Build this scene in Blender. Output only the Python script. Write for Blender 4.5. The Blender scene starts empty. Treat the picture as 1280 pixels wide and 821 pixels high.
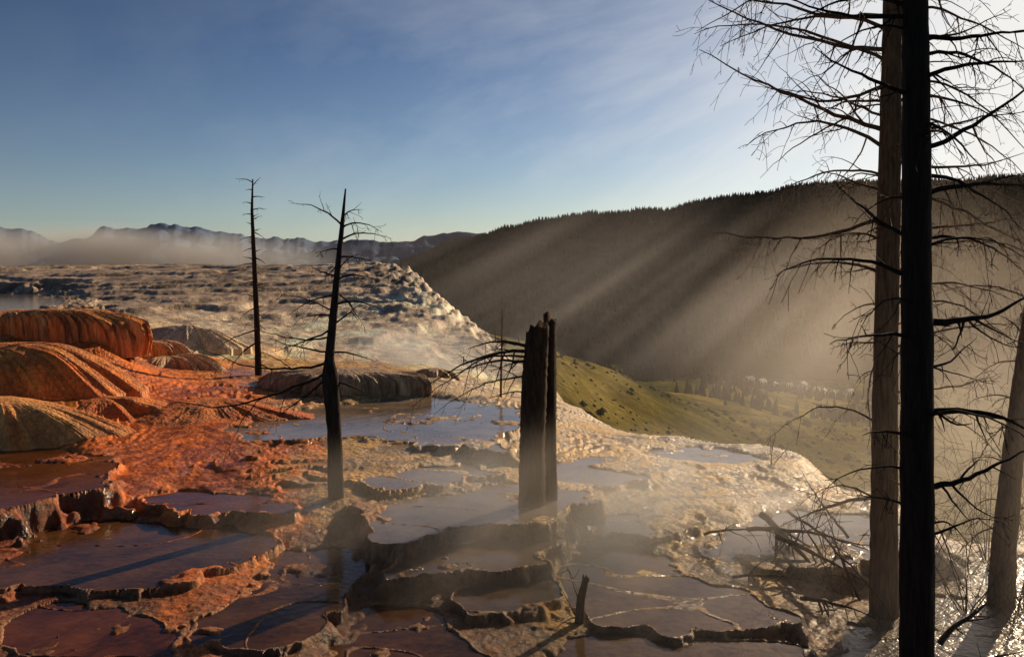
import bpy, bmesh, math, random
import numpy as np
from mathutils import Vector
S=bpy.context.scene; COL=S.collection
H=4.0; F=1108.0; HY=330.0
rng=random.Random(7); nr=np.random.RandomState(5)
S.view_settings.view_transform='Standard'; S.view_settings.look='None'; S.view_settings.exposure=0
AZ=math.radians(39); EL=math.radians(19)
SD=Vector((math.sin(AZ)*math.cos(EL),math.cos(AZ)*math.cos(EL),math.sin(EL)))
def G(px,py,z=0.0):
    D=(H-z)*F/(py-HY); return Vector(((px-640)/F*D,D,z))
def PD(px,py,D): return Vector(((px-640)/F*D,D,H-(py-HY)/F*D))
# ---------------- noise
def vnoise(x,y,seed=0):
    xi=np.floor(x).astype(np.int64); yi=np.floor(y).astype(np.int64); fx=x-xi; fy=y-yi
    def h(a,b):
        n=(a*374761393+b*668265263+seed*1274126177)&0x7fffffff
        n=((n^(n>>13))*1274126177)&0x7fffffff
        n=(n^(n>>16))&0xffff
        return n/32767.5-1.0
    u=fx*fx*fx*(fx*(fx*6-15)+10); v=fy*fy*fy*(fy*(fy*6-15)+10)
    a=h(xi,yi);b=h(xi+1,yi);c=h(xi,yi+1);d=h(xi+1,yi+1)
    return (a*(1-u)+b*u)*(1-v)+(c*(1-u)+d*u)*v
def fbm(x,y,o=4,seed=0,gain=.5):
    s=0;a=1.0;t=0
    for i in range(o):
        s=s+a*vnoise(x*2**i+17.3*i,y*2**i-9.1*i,seed+i); t+=a; a*=gain
    return s/t
def sstep(a,b,x):
    t=np.clip((x-a)/(b-a),0,1); return t*t*(3-2*t)
# ---------------- tagging
def tag(o,label=None,cat=None,group=None,kind=None):
    if label:o['label']=label
    if cat:o['category']=cat
    if group:o['group']=group
    if kind:o['kind']=kind
    return o
def link(name,me,mat=None,parent=None,loc=None):
    o=bpy.data.objects.new(name,me); COL.objects.link(o)
    if mat and me: me.materials.append(mat)
    if parent: o.parent=parent
    if loc is not None: o.location=loc
    return o
def empty(name,loc):
    o=bpy.data.objects.new(name,None); COL.objects.link(o); o.location=loc; o.empty_display_size=.2; return o
def npmesh(name,V,Fq,smooth=True):
    me=bpy.data.meshes.new(name); V=np.asarray(V,dtype=np.float32); Fq=np.asarray(Fq,dtype=np.int32)
    k=Fq.shape[1]
    me.vertices.add(len(V)); me.vertices.foreach_set('co',V.ravel())
    me.loops.add(Fq.size); me.loops.foreach_set('vertex_index',Fq.ravel())
    me.polygons.add(len(Fq)); me.polygons.foreach_set('loop_start',np.arange(0,Fq.size,k,dtype=np.int32))
    me.polygons.foreach_set('loop_total',np.full(len(Fq),k,dtype=np.int32))
    me.polygons.foreach_set('use_smooth',np.full(len(Fq),smooth))
    me.update(calc_edges=True); return me
def gridfaces(nrw,nc):
    i=np.arange((nrw-1)*(nc-1)); r=i//(nc-1); c=i%(nc-1); a=r*nc+c
    return np.stack([a,a+1,a+nc+1,a+nc],1)
def setcol(me,c,al=None):
    at=me.color_attributes.new('Col','FLOAT_COLOR','POINT')
    rgba=np.zeros((len(me.vertices),4),dtype=np.float32); rgba[:,:3]=c
    if al is not None: rgba[:,3]=al
    at.data.foreach_set('color',rgba.ravel())
# ---------------- materials
def newmat(name):
    m=bpy.data.materials.new(name); m.use_nodes=True; nt=m.node_tree
    return m,nt,nt.nodes['Principled BSDF']
def N(nt,t,**k):
    n=nt.nodes.new(t)
    for a,b in k.items():
        if a in n.inputs.keys(): n.inputs[a].default_value=b
        else: setattr(n,a,b)
    return n
def ramp(nt,src,stops):
    r=nt.nodes.new('ShaderNodeValToRGB'); e=r.color_ramp.elements
    while len(e)<len(stops): e.new(.5)
    for k,(p,c) in enumerate(stops):
        e[k].position=p; e[k].color=(c[0],c[1],c[2],1) if hasattr(c,'__len__') else (c,c,c,1)
    nt.links.new(src,r.inputs[0]); return r
def mul(nt,a,b,fac=1.0,mode='MULTIPLY'):
    m=nt.nodes.new('ShaderNodeMix'); m.data_type='RGBA'; m.blend_type=mode; m.inputs[0].default_value=fac
    nt.links.new(a,m.inputs[6]); nt.links.new(b,m.inputs[7]); return m.outputs[2]
def ground_mat(name,sc=1.0,rough=(.4,.75),bump=.03,streak=False,spec=.33):
    m,nt,b=newmat(name); L=nt.links.new
    at=N(nt,'ShaderNodeVertexColor',layer_name='Col')
    geo=N(nt,'ShaderNodeNewGeometry')
    pos=geo.outputs['Position']
    if streak:
        mp=N(nt,'ShaderNodeMapping'); mp.inputs['Scale'].default_value=(1,1,.16); L(pos,mp.inputs[0]); pos=mp.outputs[0]
    n1=N(nt,'ShaderNodeTexNoise',Scale=1.3*sc,Detail=8.0,Roughness=.62); L(pos,n1.inputs['Vector'])
    n2=N(nt,'ShaderNodeTexNoise',Scale=9.0*sc,Detail=7.0,Roughness=.72); L(pos,n2.inputs['Vector'])
    v=N(nt,'ShaderNodeTexVoronoi',Scale=11.0*sc); L(pos,v.inputs['Vector'])
    r1=ramp(nt,n1.outputs[0],[(.3,.5),(.5,.98),(.7,1.4)])
    r2=ramp(nt,n2.outputs[0],[(.3,.5),(.52,1.0),(.75,1.55)])
    c=mul(nt,at.outputs[0],r1.outputs[0]); c=mul(nt,c,r2.outputs[0])
    L(c,b.inputs['Base Color'])
    rr=ramp(nt,n1.outputs[0],[(.38,rough[0]),(.62,rough[1])])
    wet=N(nt,'ShaderNodeMapRange'); L(at.outputs['Alpha'],wet.inputs[0]); wet.inputs[3].default_value=1; wet.inputs[4].default_value=.22
    rm=N(nt,'ShaderNodeMath',operation='MULTIPLY'); L(rr.outputs[0],rm.inputs[0]); L(wet.outputs[0],rm.inputs[1]); L(rm.outputs[0],b.inputs['Roughness'])
    ad=N(nt,'ShaderNodeMath',operation='MULTIPLY_ADD'); L(v.outputs['Distance'],ad.inputs[0]); ad.inputs[1].default_value=.4; L(n2.outputs[0],ad.inputs[2])
    bp=N(nt,'ShaderNodeBump',Strength=1.0,Distance=bump*2); L(ad.outputs[0],bp.inputs['Height']); L(bp.outputs[0],b.inputs['Normal'])
    b.inputs['Specular IOR Level'].default_value=spec
    return m
def water_mat(name,c1,c2,rough=.05,spec=.3,bump=.012):
    m,nt,b=newmat(name); L=nt.links.new
    geo=N(nt,'ShaderNodeNewGeometry')
    n=N(nt,'ShaderNodeTexNoise',Scale=1.1,Detail=9.0,Roughness=.75); L(geo.outputs['Position'],n.inputs['Vector'])
    r=ramp(nt,n.outputs[0],[(.36,c1),(.66,c2)]); L(r.outputs[0],b.inputs['Base Color'])
    b.inputs['Roughness'].default_value=rough; b.inputs['Specular IOR Level'].default_value=spec
    n2=N(nt,'ShaderNodeTexNoise',Scale=10.0,Detail=4.0); L(geo.outputs['Position'],n2.inputs['Vector'])
    bp=N(nt,'ShaderNodeBump',Strength=.4,Distance=bump); L(n2.outputs[0],bp.inputs['Height']); L(bp.outputs[0],b.inputs['Normal'])
    return m
def bark_mat(name,c1,c2,sc=1.0):
    m,nt,b=newmat(name); L=nt.links.new
    geo=N(nt,'ShaderNodeNewGeometry')
    mp=N(nt,'ShaderNodeMapping'); mp.inputs['Scale'].default_value=(1,1,.12); L(geo.outputs['Position'],mp.inputs[0])
    n=N(nt,'ShaderNodeTexNoise',Scale=28.0*sc,Detail=8.0,Roughness=.65); L(mp.outputs[0],n.inputs['Vector'])
    r=ramp(nt,n.outputs[0],[(.35,c1),(.65,c2)]); L(r.outputs[0],b.inputs['Base Color'])
    b.inputs['Roughness'].default_value=.85; b.inputs['Specular IOR Level'].default_value=.15
    bp=N(nt,'ShaderNodeBump',Strength=1.0,Distance=.03); L(n.outputs[0],bp.inputs['Height']); L(bp.outputs[0],b.inputs['Normal'])
    return m
def plain(name,c1,c2,sc,rough=.9,spec=.1):
    m,nt,b=newmat(name); L=nt.links.new
    geo=N(nt,'ShaderNodeNewGeometry')
    n=N(nt,'ShaderNodeTexNoise',Scale=sc,Detail=9.0,Roughness=.65); L(geo.outputs['Position'],n.inputs['Vector'])
    r=ramp(nt,n.outputs[0],[(.35,c1),(.65,c2)]); L(r.outputs[0],b.inputs['Base Color'])
    b.inputs['Roughness'].default_value=rough; b.inputs['Specular IOR Level'].default_value=spec
    return m
M_ground=ground_mat('travertine_ground',1.0)
M_grass=ground_mat('valley_grass',.06,(1,1),.8,spec=0.0)
M_mound=ground_mat('travertine_flutes',1.6,(.35,.65),.03,True)
M_black=bark_mat('backlit_bark',(.008,.006,.005),(.028,.021,.016))  # near-black for a backlit trunk: shade put into the bark colour
M_grey=bark_mat('grey_bark',(.075,.04,.02),(.24,.132,.068))
M_brown=bark_mat('brown_bark',(.02,.013,.009),(.085,.052,.032))
M_dark=bark_mat('dark_bark',(.013,.009,.007),(.05,.037,.028))

# ---------------- terrain
CP=[]
def z_(D,*pz):
    for px,z in pz: CP.append((px,D,z))
def p_(D,*pp):
    for px,py in pp: CP.append((px,D,H-(py-HY)/F*D))
z_(3.5,(-500,-.3),(100,-.3),(640,-.45),(1200,-.65),(1800,-.7))
z_(8,(-400,-.06),(200,-.12),(500,-.28),(800,-.36),(1100,-.58),(1500,-.7))
z_(10,(-300,-.03),(0,-.03),(250,-.08),(400,-.13),(520,-.24),(680,-.28),(800,-.31),(1100,-.56),(1400,-.66))
z_(12,(-200,.03),(0,.0),(200,-.01),(360,-.08),(480,-.06),(600,-.08),(720,-.22),(850,-.28),(1000,-.26),(1200,-.58),(1500,-.7))
z_(14.4,(-200,.35),(0,.3),(200,.22),(300,.2),(420,.22),(600,.18),(750,.03),(900,-.12),(1050,-.20),(1250,-.6),(1500,-.9))
z_(17.3,(-200,.6),(0,.45),(150,.44),(300,.5),(500,.46),(640,.38),(750,.10),(850,.0),(950,-.06),(1050,-.4),(1300,-1.4),(1600,-2))
z_(19.4,(-200,1.1),(0,1.05),(110,.88),(180,.62))
z_(21,(-200,1.5),(0,1.45),(120,1.2),(200,.78),(400,.58),(550,.55),(650,.42),(720,.05),(800,-.08),(850,-.10))
z_(22.7,(-200,2.1),(0,2.05),(120,1.85),(200,1.05))
z_(25,(-200,2.1),(0,2.05),(120,1.75),(200,1.12))
z_(28,(-300,1.8),(0,1.75),(200,1.2),(320,.85),(480,.65),(560,.55),(640,-.02))
p_(35,(-300,405),(0,405),(150,416),(300,440),(400,450),(480,452),(560,462),(620,472),(680,482))
p_(45,(-300,388),(0,392),(150,392),(300,404),(400,412),(480,411),(560,420),(620,431))
p_(60,(-300,365),(0,366),(150,362),(300,360),(400,362),(480,362),(540,366),(570,388))
p_(74,(-300,344),(0,345),(150,341),(300,338),(400,336),(480,335),(520,347))
p_(92,(-300,334),(0,333),(150,332),(300,331.5),(400,334),(480,345),(520,380),(560,430))
p_(28,(735,517)); p_(22,(850,546)); p_(20.5,(950,556)); p_(19.2,(1005,572)); p_(16.2,(1100,618)); p_(14,(1300,655))
p_(40,(735,560),(700,505)); p_(30,(850,620)); p_(28,(950,660)); p_(26,(1005,680)); p_(22,(1100,720)); p_(20,(1300,740))
p_(50,(620,424),(680,505)); p_(66,(620,480),(560,400)); p_(38,(680,470))
p_(110,(560,480),(680,560),(800,640),(1000,690),(1300,720),(1700,720),(-300,334),(0,333),(300,335))
p_(200,(560,440),(640,436),(700,460),(760,510),(850,560),(1000,610),(1300,640),(1700,650),(-300,340),(0,340),(300,345))
p_(270,(500,400),(640,430),(690,441),(740,458),(790,480),(850,512),(1000,560),(1300,600))
p_(420,(600,450),(690,470),(760,486),(850,502),(1000,526),(1100,545),(1300,565),(1700,580),(0,355),(300,360))
p_(650,(600,450),(690,458),(800,478),(870,458),(940,490),(1000,502),(1300,530),(1700,540),(0,370),(300,372))
p_(900,(690,452),(850,474),(1000,489),(1300,505),(1700,510))
p_(1300,(600,440),(700,455),(850,474),(1000,484),(1300,490),(1700,500),(300,380),(0,380))
p_(2600,(500,400),(900,420),(1400,430),(0,365))
p_(5000,(200,355),(900,360),(1600,370),(-300,355)); p_(14000,(-300,338),(200,338),(900,338),(1600,338))
CP=np.array(CP)
def cs(px,D): return px/200.0, np.log(D)*2.0
cx,cy=cs(CP[:,0],CP[:,1]); q=CP[:,2]/CP[:,1]
def phi(dx,dy): return np.sqrt(dx*dx+dy*dy+.01)
A=phi(cx[:,None]-cx[None],cy[:,None]-cy[None]); n=len(cx)
Pm=np.stack([np.ones(n),cx,cy],1)
K=np.block([[A,Pm],[Pm.T,np.zeros((3,3))]])
sol=np.linalg.solve(K,np.concatenate([q,np.zeros(3)]))
def base_q(px,D):
    gx,gy=cs(px,D); out=np.full(px.shape,sol[n])+sol[n+1]*gx+sol[n+2]*gy
    for k in range(n): out+=sol[k]*phi(gx-cx[k],gy-cy[k])
    return out
cols=np.concatenate([np.arange(-420,-20,8.0),np.arange(-20,1300,1.6),np.arange(1300,1760,9.0)])
rows=[]; 
D=3.5
while D<14000:
    rows.append(D)
    if D<8: D*=1.02
    elif D<32: D+=D*D/(4*F)*1.0
    elif D<100: D*=1.005
    elif D<1500: D*=1.015
    else: D*=1.06
rows=np.array(rows); NR=len(rows); NC=len(cols)
PX=np.tile(cols,(NR,1)); DD=np.tile(rows[:,None],(1,NC)); XX=(PX-640)/F*DD
qz=base_q(PX,DD); Z=qz*DD
near=1-sstep(24,32,DD)
# terrace hill: crisp broken ledges with a craggy right edge
mw=sstep(24,32,DD)*(1-sstep(95,130,DD))
crag=np.exp(-((PX-535)/75)**2)*sstep(44,62,DD)
nz=fbm(XX*.06,DD*.06,4,11,.45)*1.2+fbm(XX*.25,DD*.3,5,12,.55)*.2
def terr(Zi,st,e):
    t=Zi/st; f_=np.floor(t); return st*(f_+sstep(e,.98,t-f_))
Zt=.6*terr(Z+nz,.44,.74)+.4*terr(Z+nz*1.1+.1,.17,.7)-nz*.88
rdg=1-np.abs(fbm(XX*.22,DD*.22,5,15,.55))*2.2
rdg2=1-np.abs(fbm(XX*.7,DD*.5,5,17,.6))*2.2
Z=Z*(1-mw)+Zt*mw+mw*(fbm(XX*.65,DD*.6,6,14,.62)*.105+(rdg2-.5)*.05)+mw*crag*((rdg-.35)*.85+(rdg2-.4)*.3)
hillvar=fbm(XX*.12,DD*.045,5,16,.6); hillfine=fbm(XX*.9,DD*.5,6,18,.68)
# micro terraces near the viewer
nz2=fbm(XX*.34,DD*.34,4,21,.42)*.22+fbm(XX*1.3,DD*1.3,4,23,.5)*.05
scal=(.5-np.abs(vnoise(XX*2.4,DD*2.4,26)))*.02+(.5-np.abs(vnoise(XX*7,DD*7,28)))*.008
st=.055; t=(Z+nz2+scal)/st; fl=np.floor(t); fr=t-fl
lip=np.exp(-((fr-.04)/.04)**2)
Zn=st*(fl+sstep(.84,1,fr)+.3*lip)-nz2*.75
tm_=near*sstep(-.2,.15,fbm(XX*.45,DD*.45,4,29))
crust=1+.7*np.exp(-((PX-250)/170)**2)
Z=Z+tm_*(Zn-Z)+near*(1-tm_)*nz2*.2+near*crust*(fbm(XX*2.6,DD*2.6,7,25,.64)*.024)
far=sstep(110,300,DD); roll=sstep(130,260,DD)*far
Z+=roll*(fbm(XX*.010,DD*.010,5,31)*DD*.014+np.abs(fbm(XX*.02,DD*.008,3,33))*DD*.010)
RIM=tm_*lip*.6; WET=near*sstep(.08,.25,fr)*(1-sstep(.76,.84,fr))*sstep(-.35,.15,fbm(XX*.5,DD*.5,3,27)+.1)
P=[]
def pool(z,pts,rim=.02,steep=2.0,warp=1.0,col='brown',label='',rw=.07): P.append(dict(z=z,pts=pts,rim=rim,steep=steep,warp=warp,col=col,label=label,rw=rw))
pool(.40,[(-250,556),(0,562),(60,560),(120,565),(160,575),(150,592),(155,605),(110,612),(60,625),(0,640),(-250,655)],col='red',label='dark red-brown pool at the foot of the orange mounds')
pool(.50,[(270,540),(330,522),(400,510),(470,500),(520,494),(590,503),(640,510),(655,525),(640,545),(625,560),(560,560),(500,556),(440,548),(400,545),(330,548)],col='pale',label='wide pale pool behind the double stump, below the white terrace hill')
pool(.20,[(440,628),(520,620),(590,612),(625,606),(690,604),(745,612),(750,625),(705,634),(690,645),(640,652),(580,655),(535,662),(515,675),(470,680),(445,660)],steep=5,col='pale',label='pool around the foot of the double stump')
pool(.0,[(500,690),(540,676),(600,672),(660,668),(692,672),(694,698),(640,704),(590,710),(540,718),(505,728),(488,712)],steep=5,col='mid',label='small pool on the ledge just below the double stump')
pool(-.09,[(330,690),(400,682),(470,690),(478,710),(455,735),(425,752),(405,778),(360,798),(300,806),(255,803),(245,780),(280,750),(330,720)],steep=3,col='brown',label='brown scalloped pool in the foreground left of centre')
pool(0,[(-250,675),(0,660),(60,655),(180,646),(290,650),(325,668),(332,690),(300,703),(250,716),(215,738),(170,752),(100,748),(0,730),(-250,725)],steep=3,col='brown',label='broad dark brown pool in the left foreground with beaded rim')
pool(-.26,[(690,700),(730,688),(800,688),(850,703),(900,723),(945,748),(962,775),(900,792),(820,792),(740,778),(700,750)],col='mid',label='round steaming pool right of the short leaning stump')
pool(-.24,[(880,672),(930,650),(1000,638),(1080,640),(1150,660),(1170,690),(1100,702),(1020,714),(960,712),(900,697)],col='pale',label='pale pool under the fallen branches')
pool(-.54,[(1060,745),(1100,725),(1180,700),(1300,685),(1700,690),(1800,860),(1300,900),(1120,880),(1020,830)],col='glint',label='sparkling pool at the bottom right behind the black tree')
pool(.09,[(690,577),(740,568),(800,572),(835,585),(820,600),(770,604),(700,600)],col='pale',label='small pale pool on the ochre shelf right of the double stump')
pool(-.25,[(420,775),(500,757),(570,762),(592,790),(560,840),(470,850),(410,820)],col='brown',label='small brown pool at the bottom centre of the foreground')
pool(-.22,[(800,561),(870,557),(940,567),(960,578),(900,581),(830,575)],col='pale',label='shallow pool at the far lip of the cream shelf')
pool(1.75,[(-200,366),(60,367),(115,376),(90,388),(0,392),(-200,392)],rim=.1,steep=1.5,rw=1.0,warp=4,col='pale',label='grey pool high on the far left terrace')
pool(1.05,[(175,440),(215,433),(245,438),(228,448),(185,453)],col='pale',label='small pool between the orange mounds and the thin dead tree')
pool(-.08,[(20,775),(90,768),(160,775),(215,790),(225,830),(150,850),(20,840),(-30,800)],col='red',label='thin red-brown water film in the lower left corner')
pool(-.32,[(680,795),(760,790),(860,800),(1000,805),(1000,850),(760,870),(670,840)],col='mid',label='thin brown water film at the bottom edge right of centre')
pool(.31,[(445,598),(520,584),(590,578),(610,590),(560,602),(480,612)],col='pale',label='narrow pale pool on the cream crust left of the double stump')
pool(-.12,[(725,648),(780,640),(850,645),(880,662),(830,676),(760,672)],col='pale',label='shallow pale pool on the golden shelf just right of the stump foot')
pool(.16,[(180,622),(240,612),(320,618),(370,630),(360,643),(300,640),(220,636)],col='red',label='thin brown film of water on the orange crust left of the crooked black tree')
pool(-.16,[(600,722),(650,712),(690,716),(695,745),(660,765),(610,770),(585,748)],col='mid',label='small milky brown pool in front of the dark terrace step at centre')
for p in sorted(P,key=lambda p:p['z']):
    z=p['z']; poly=np.array([[*G(a,b,z)][:2] for a,b in p['pts']])
    mn=poly.min(0)-2.5; mx=poly.max(0)+2.5
    msk=(XX>mn[0])&(XX<mx[0])&(DD>mn[1])&(DD<mx[1])
    x=XX[msk];y=DD[msk]
    wp=p['warp']
    xw=x+fbm(x*.75,y*.75,4,41,.5)*.45*wp; yw=y+fbm(x*.75,y*.75,4,43,.5)*.45*wp
    d=np.full(x.shape,1e9); ins=np.zeros(x.shape,bool)
    for i in range(len(poly)):
        a=poly[i]; b=poly[(i+1)%len(poly)]; e=b-a
        tt=np.clip(((xw-a[0])*e[0]+(yw-a[1])*e[1])/(e@e),0,1)
        d=np.minimum(d,np.hypot(xw-a[0]-tt*e[0],yw-a[1]-tt*e[1]))
        cr=((a[1]>yw)!=(b[1]>yw)); xi=a[0]+(yw-a[1])*e[0]/(e[1] if abs(e[1])>1e-9 else 1e-9)
        ins^=cr&(xw<xi)
    d=np.where(ins,-d,d)
    d+=(.40-np.abs(vnoise(x*1.7/wp**.5,y*1.7/wp**.5,47)))*.24*wp-np.abs(vnoise(x*4.5,y*4.5,49))*.06*min(wp,1.5)-np.abs(vnoise(x*13,y*13,50))*.025
    rw=p['rw']; hz=Z[msk]
    top=z+p['rim']*(1+.45*vnoise(x*6,y*6,51))
    rimh=np.where(d<0,z-.06+(top-z+.06)*sstep(-rw,-rw*.35,d),top-np.maximum(d,0)*p['steep']*(.75+.5*vnoise(x*5,y*5,53)))
    isl=fbm(x*.8,y*.8,5,61+int(z*100),.55)
    # thin curving inner rims break the larger pools into tiers
    led=1-np.abs(fbm(x*.5+7,y*.9,2,81+int(z*100)))*11
    led2=1-np.abs(fbm(x*.9-3,y*1.4,2,91+int(z*100)))*12
    fl_=z-.05+np.maximum(.085*sstep(.16,.44,isl),.064*np.clip(np.maximum(led,led2*sstep(-.05,.2,isl)),0,1))*(wp<2)
    inside=d<-rw
    hz=np.where(inside,fl_,np.where(d<0,np.maximum(rimh,fl_),np.maximum(hz,rimh)))
    lim=z+p['rim']+np.maximum(d,0)*.2
    hz=np.where((d>=0)&(hz>lim)&(hz<z+1.2),lim+(hz-lim)*sstep(0,1.8,d),hz)
    Z[msk]=hz
    r=RIM[msk]; r=np.maximum(r*(~inside),np.exp(-((d+.03)/(.07*wp**.5))**2)); RIM[msk]=r
    full=np.full(Z.shape,9.0); full[msk]=d; p['d']=full
Z+=near*fbm(XX*7,DD*7,4,71,.6)*.010
def hgt(x,y):
    px=640+x/y*F
    c=np.interp(px,cols,np.arange(NC)); r=np.interp(y,rows,np.arange(NR))
    c0=int(min(c,NC-2)); r0=int(min(r,NR-2)); fc=c-c0; f2=r-r0
    return float((Z[r0,c0]*(1-fc)+Z[r0,c0+1]*fc)*(1-f2)+(Z[r0+1,c0]*(1-fc)+Z[r0+1,c0+1]*fc)*f2)
# colour of the deposits, with shade painted on the risers
BR=(.22,.075,.026);RB=(.36,.08,.02);OR=(.85,.19,.018);OR2=(.78,.25,.045);OC=(.68,.39,.12);CR=(.80,.58,.32);WH=(.82,.64,.44);GR=(.46,.345,.235);GN=(.15,.14,.032);OL=(.17,.14,.04);DK=(.035,.035,.018);YE=(.78,.46,.11);GY=(.32,.25,.07)
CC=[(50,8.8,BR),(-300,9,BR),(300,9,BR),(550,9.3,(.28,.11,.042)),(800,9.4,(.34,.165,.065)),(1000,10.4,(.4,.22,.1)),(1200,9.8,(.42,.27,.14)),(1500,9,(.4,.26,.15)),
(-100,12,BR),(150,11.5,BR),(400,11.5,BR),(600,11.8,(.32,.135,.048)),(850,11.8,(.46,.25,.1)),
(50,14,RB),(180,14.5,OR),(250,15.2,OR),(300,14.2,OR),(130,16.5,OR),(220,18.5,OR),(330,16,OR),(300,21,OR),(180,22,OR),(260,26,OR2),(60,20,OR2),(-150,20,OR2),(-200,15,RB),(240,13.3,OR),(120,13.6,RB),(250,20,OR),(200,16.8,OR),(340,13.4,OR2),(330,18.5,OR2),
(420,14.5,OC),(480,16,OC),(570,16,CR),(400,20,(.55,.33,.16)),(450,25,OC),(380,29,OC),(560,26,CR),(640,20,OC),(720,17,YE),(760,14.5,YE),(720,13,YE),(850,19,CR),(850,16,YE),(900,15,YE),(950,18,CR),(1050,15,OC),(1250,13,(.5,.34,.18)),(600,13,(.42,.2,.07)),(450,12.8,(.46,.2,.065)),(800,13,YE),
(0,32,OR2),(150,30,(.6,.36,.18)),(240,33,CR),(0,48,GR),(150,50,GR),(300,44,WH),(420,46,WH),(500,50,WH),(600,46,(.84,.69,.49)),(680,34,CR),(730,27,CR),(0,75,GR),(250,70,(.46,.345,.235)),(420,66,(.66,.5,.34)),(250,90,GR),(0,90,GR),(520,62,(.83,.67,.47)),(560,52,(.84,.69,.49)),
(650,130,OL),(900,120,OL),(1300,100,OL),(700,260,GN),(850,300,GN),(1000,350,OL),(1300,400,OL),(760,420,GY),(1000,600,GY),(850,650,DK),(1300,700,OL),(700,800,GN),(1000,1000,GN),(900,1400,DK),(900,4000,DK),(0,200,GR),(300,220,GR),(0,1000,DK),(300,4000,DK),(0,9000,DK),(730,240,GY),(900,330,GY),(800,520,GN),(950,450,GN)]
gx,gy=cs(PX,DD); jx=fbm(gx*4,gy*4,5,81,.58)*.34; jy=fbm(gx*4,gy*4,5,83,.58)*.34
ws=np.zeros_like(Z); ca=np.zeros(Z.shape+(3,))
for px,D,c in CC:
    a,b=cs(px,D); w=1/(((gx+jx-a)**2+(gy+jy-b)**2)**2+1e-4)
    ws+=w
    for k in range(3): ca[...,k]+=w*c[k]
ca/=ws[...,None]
mp_=(far*sstep(-.1,.25,fbm(XX*.05,DD*.022,6,91,.6)))[...,None]; ca=ca*(1-mp_*.6)+np.array([.042,.044,.015])*mp_*.6
ca*=1-.3*WET[...,None]
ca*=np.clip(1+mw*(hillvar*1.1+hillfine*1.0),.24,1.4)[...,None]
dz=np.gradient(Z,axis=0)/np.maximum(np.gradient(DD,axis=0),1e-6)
riser_shade=(near*sstep(.7,1.8,dz)*.7)[...,None]; ca=ca*(1-riser_shade)+np.array([.09,.04,.018])*riser_shade  # shadow of the viewer-facing scarps painted into the ground colour
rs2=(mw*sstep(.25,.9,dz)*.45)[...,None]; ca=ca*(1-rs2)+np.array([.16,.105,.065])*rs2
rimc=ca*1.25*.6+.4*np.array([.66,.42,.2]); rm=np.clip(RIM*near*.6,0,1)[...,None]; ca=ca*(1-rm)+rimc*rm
ca=np.minimum(ca,.85)
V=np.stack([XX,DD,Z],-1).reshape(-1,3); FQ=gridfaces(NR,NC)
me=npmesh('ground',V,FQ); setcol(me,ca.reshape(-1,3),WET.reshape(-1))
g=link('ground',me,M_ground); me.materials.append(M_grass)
grass=((DD>112)|((PX>745)&(DD>27))|((PX>680)&(DD>52))).reshape(-1)[FQ[:,0]]
me.polygons.foreach_set('material_index',grass.astype(np.int32))
tag(g,'travertine terraces running down to the grassy valley','ground',kind='structure')
WM={'brown':water_mat('brown_water',(.045,.018,.007),(.17,.072,.024),spec=.14),'red':water_mat('red_water',(.065,.019,.006),(.2,.06,.016),spec=.12),'mid':water_mat('milky_brown_water',(.10,.055,.028),(.27,.165,.085),spec=.2),'pale':water_mat('pale_water',(.15,.11,.075),(.36,.27,.185),spec=.28),'glint':water_mat('glinting_water',(.2,.14,.09),(.36,.27,.18),.3,.8,.08)}
for p in P:
    d=p['d'].reshape(-1); f=FQ[(d[FQ]<-.02*p['warp']).all(1)]
    if not len(f): continue
    u,inv=np.unique(f,return_inverse=True); v=V[u].copy(); v[:,2]=p['z']
    o=link('pool_water',npmesh('pool_water',v,inv.reshape(f.shape)),WM[p['col']]); tag(o,p['label'],'water',kind='structure')

# ---------------- travertine mounds
def mound(label,px,D,rx,ry,zb,zt,c1,c2,e1=.5,flute=.12,seed=1,lob=.2,flare=.2,ff=1.0,un=.2,ro=.03):
    nt_,ns=720,120
    th=np.linspace(0,2*math.pi,nt_); s=np.linspace(0,1,ns)
    TH,SS=np.meshgrid(th,s)
    ang=SS*math.pi/2
    rr=np.cos(ang)**e1; zz=np.sin(ang)**e1
    rr=rr*(1+flare*(1-zz)**2)
    ct=np.cos(TH);sn=np.sin(TH)
    lobes=1+lob*fbm(ct*2.2+seed*3,sn*2.2,3,100+seed,.4)
    fx=ct*rx*lobes; fy=sn*ry*lobes
    flt=1-np.abs(fbm(fx*2.8*ff+9*seed,fy*2.8*ff+zz*.25,2,110+seed))*2.2
    flt2=1-np.abs(fbm(fx*9*ff,fy*9*ff+zz*.5,3,120+seed))*2
    side=np.sqrt(np.clip(zz*1.5,0,1))*np.clip(rr*1.6-.6,0,1)
    k=rr+(flute*.5*flt+flute*.5*flt2)*side/max(.8,min(rx,ry))
    X=fx*k; Y=fy*k
    hg=(zt-zb)*(zz*(1+un*fbm(X*.55+seed,Y*.55,3,130+seed,.4)))+ro*fbm(X*3,Y*3,6,140+seed,.6)
    w=np.stack([X,Y,hg-.3*(SS<.001)],-1).reshape(-1,3)
    mixv=np.clip(.5+1.2*fbm(fx*5+seed,fy*5+zz*.25,4,150+seed,.6)+(.6-zz)*.4,0,1).reshape(-1,1)
    c=np.array(c1)*(1-mixv)+np.array(c2)*mixv
    me=npmesh('travertine_mound',w,gridfaces(ns,nt_)); setcol(me,c)
    o=link('travertine_mound',me,M_mound,loc=((px-640)/F*D,D,zb)); tag(o,label,'rock formation','travertine mounds on the terraces')
mound('long fluted orange travertine ridge, topmost of the mounds at the left edge',0,24.3,3.9,1.2,1.8,2.72,(.85,.40,.13),(.68,.18,.035),.4,.16,1,.28,.12,1.9)
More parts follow.
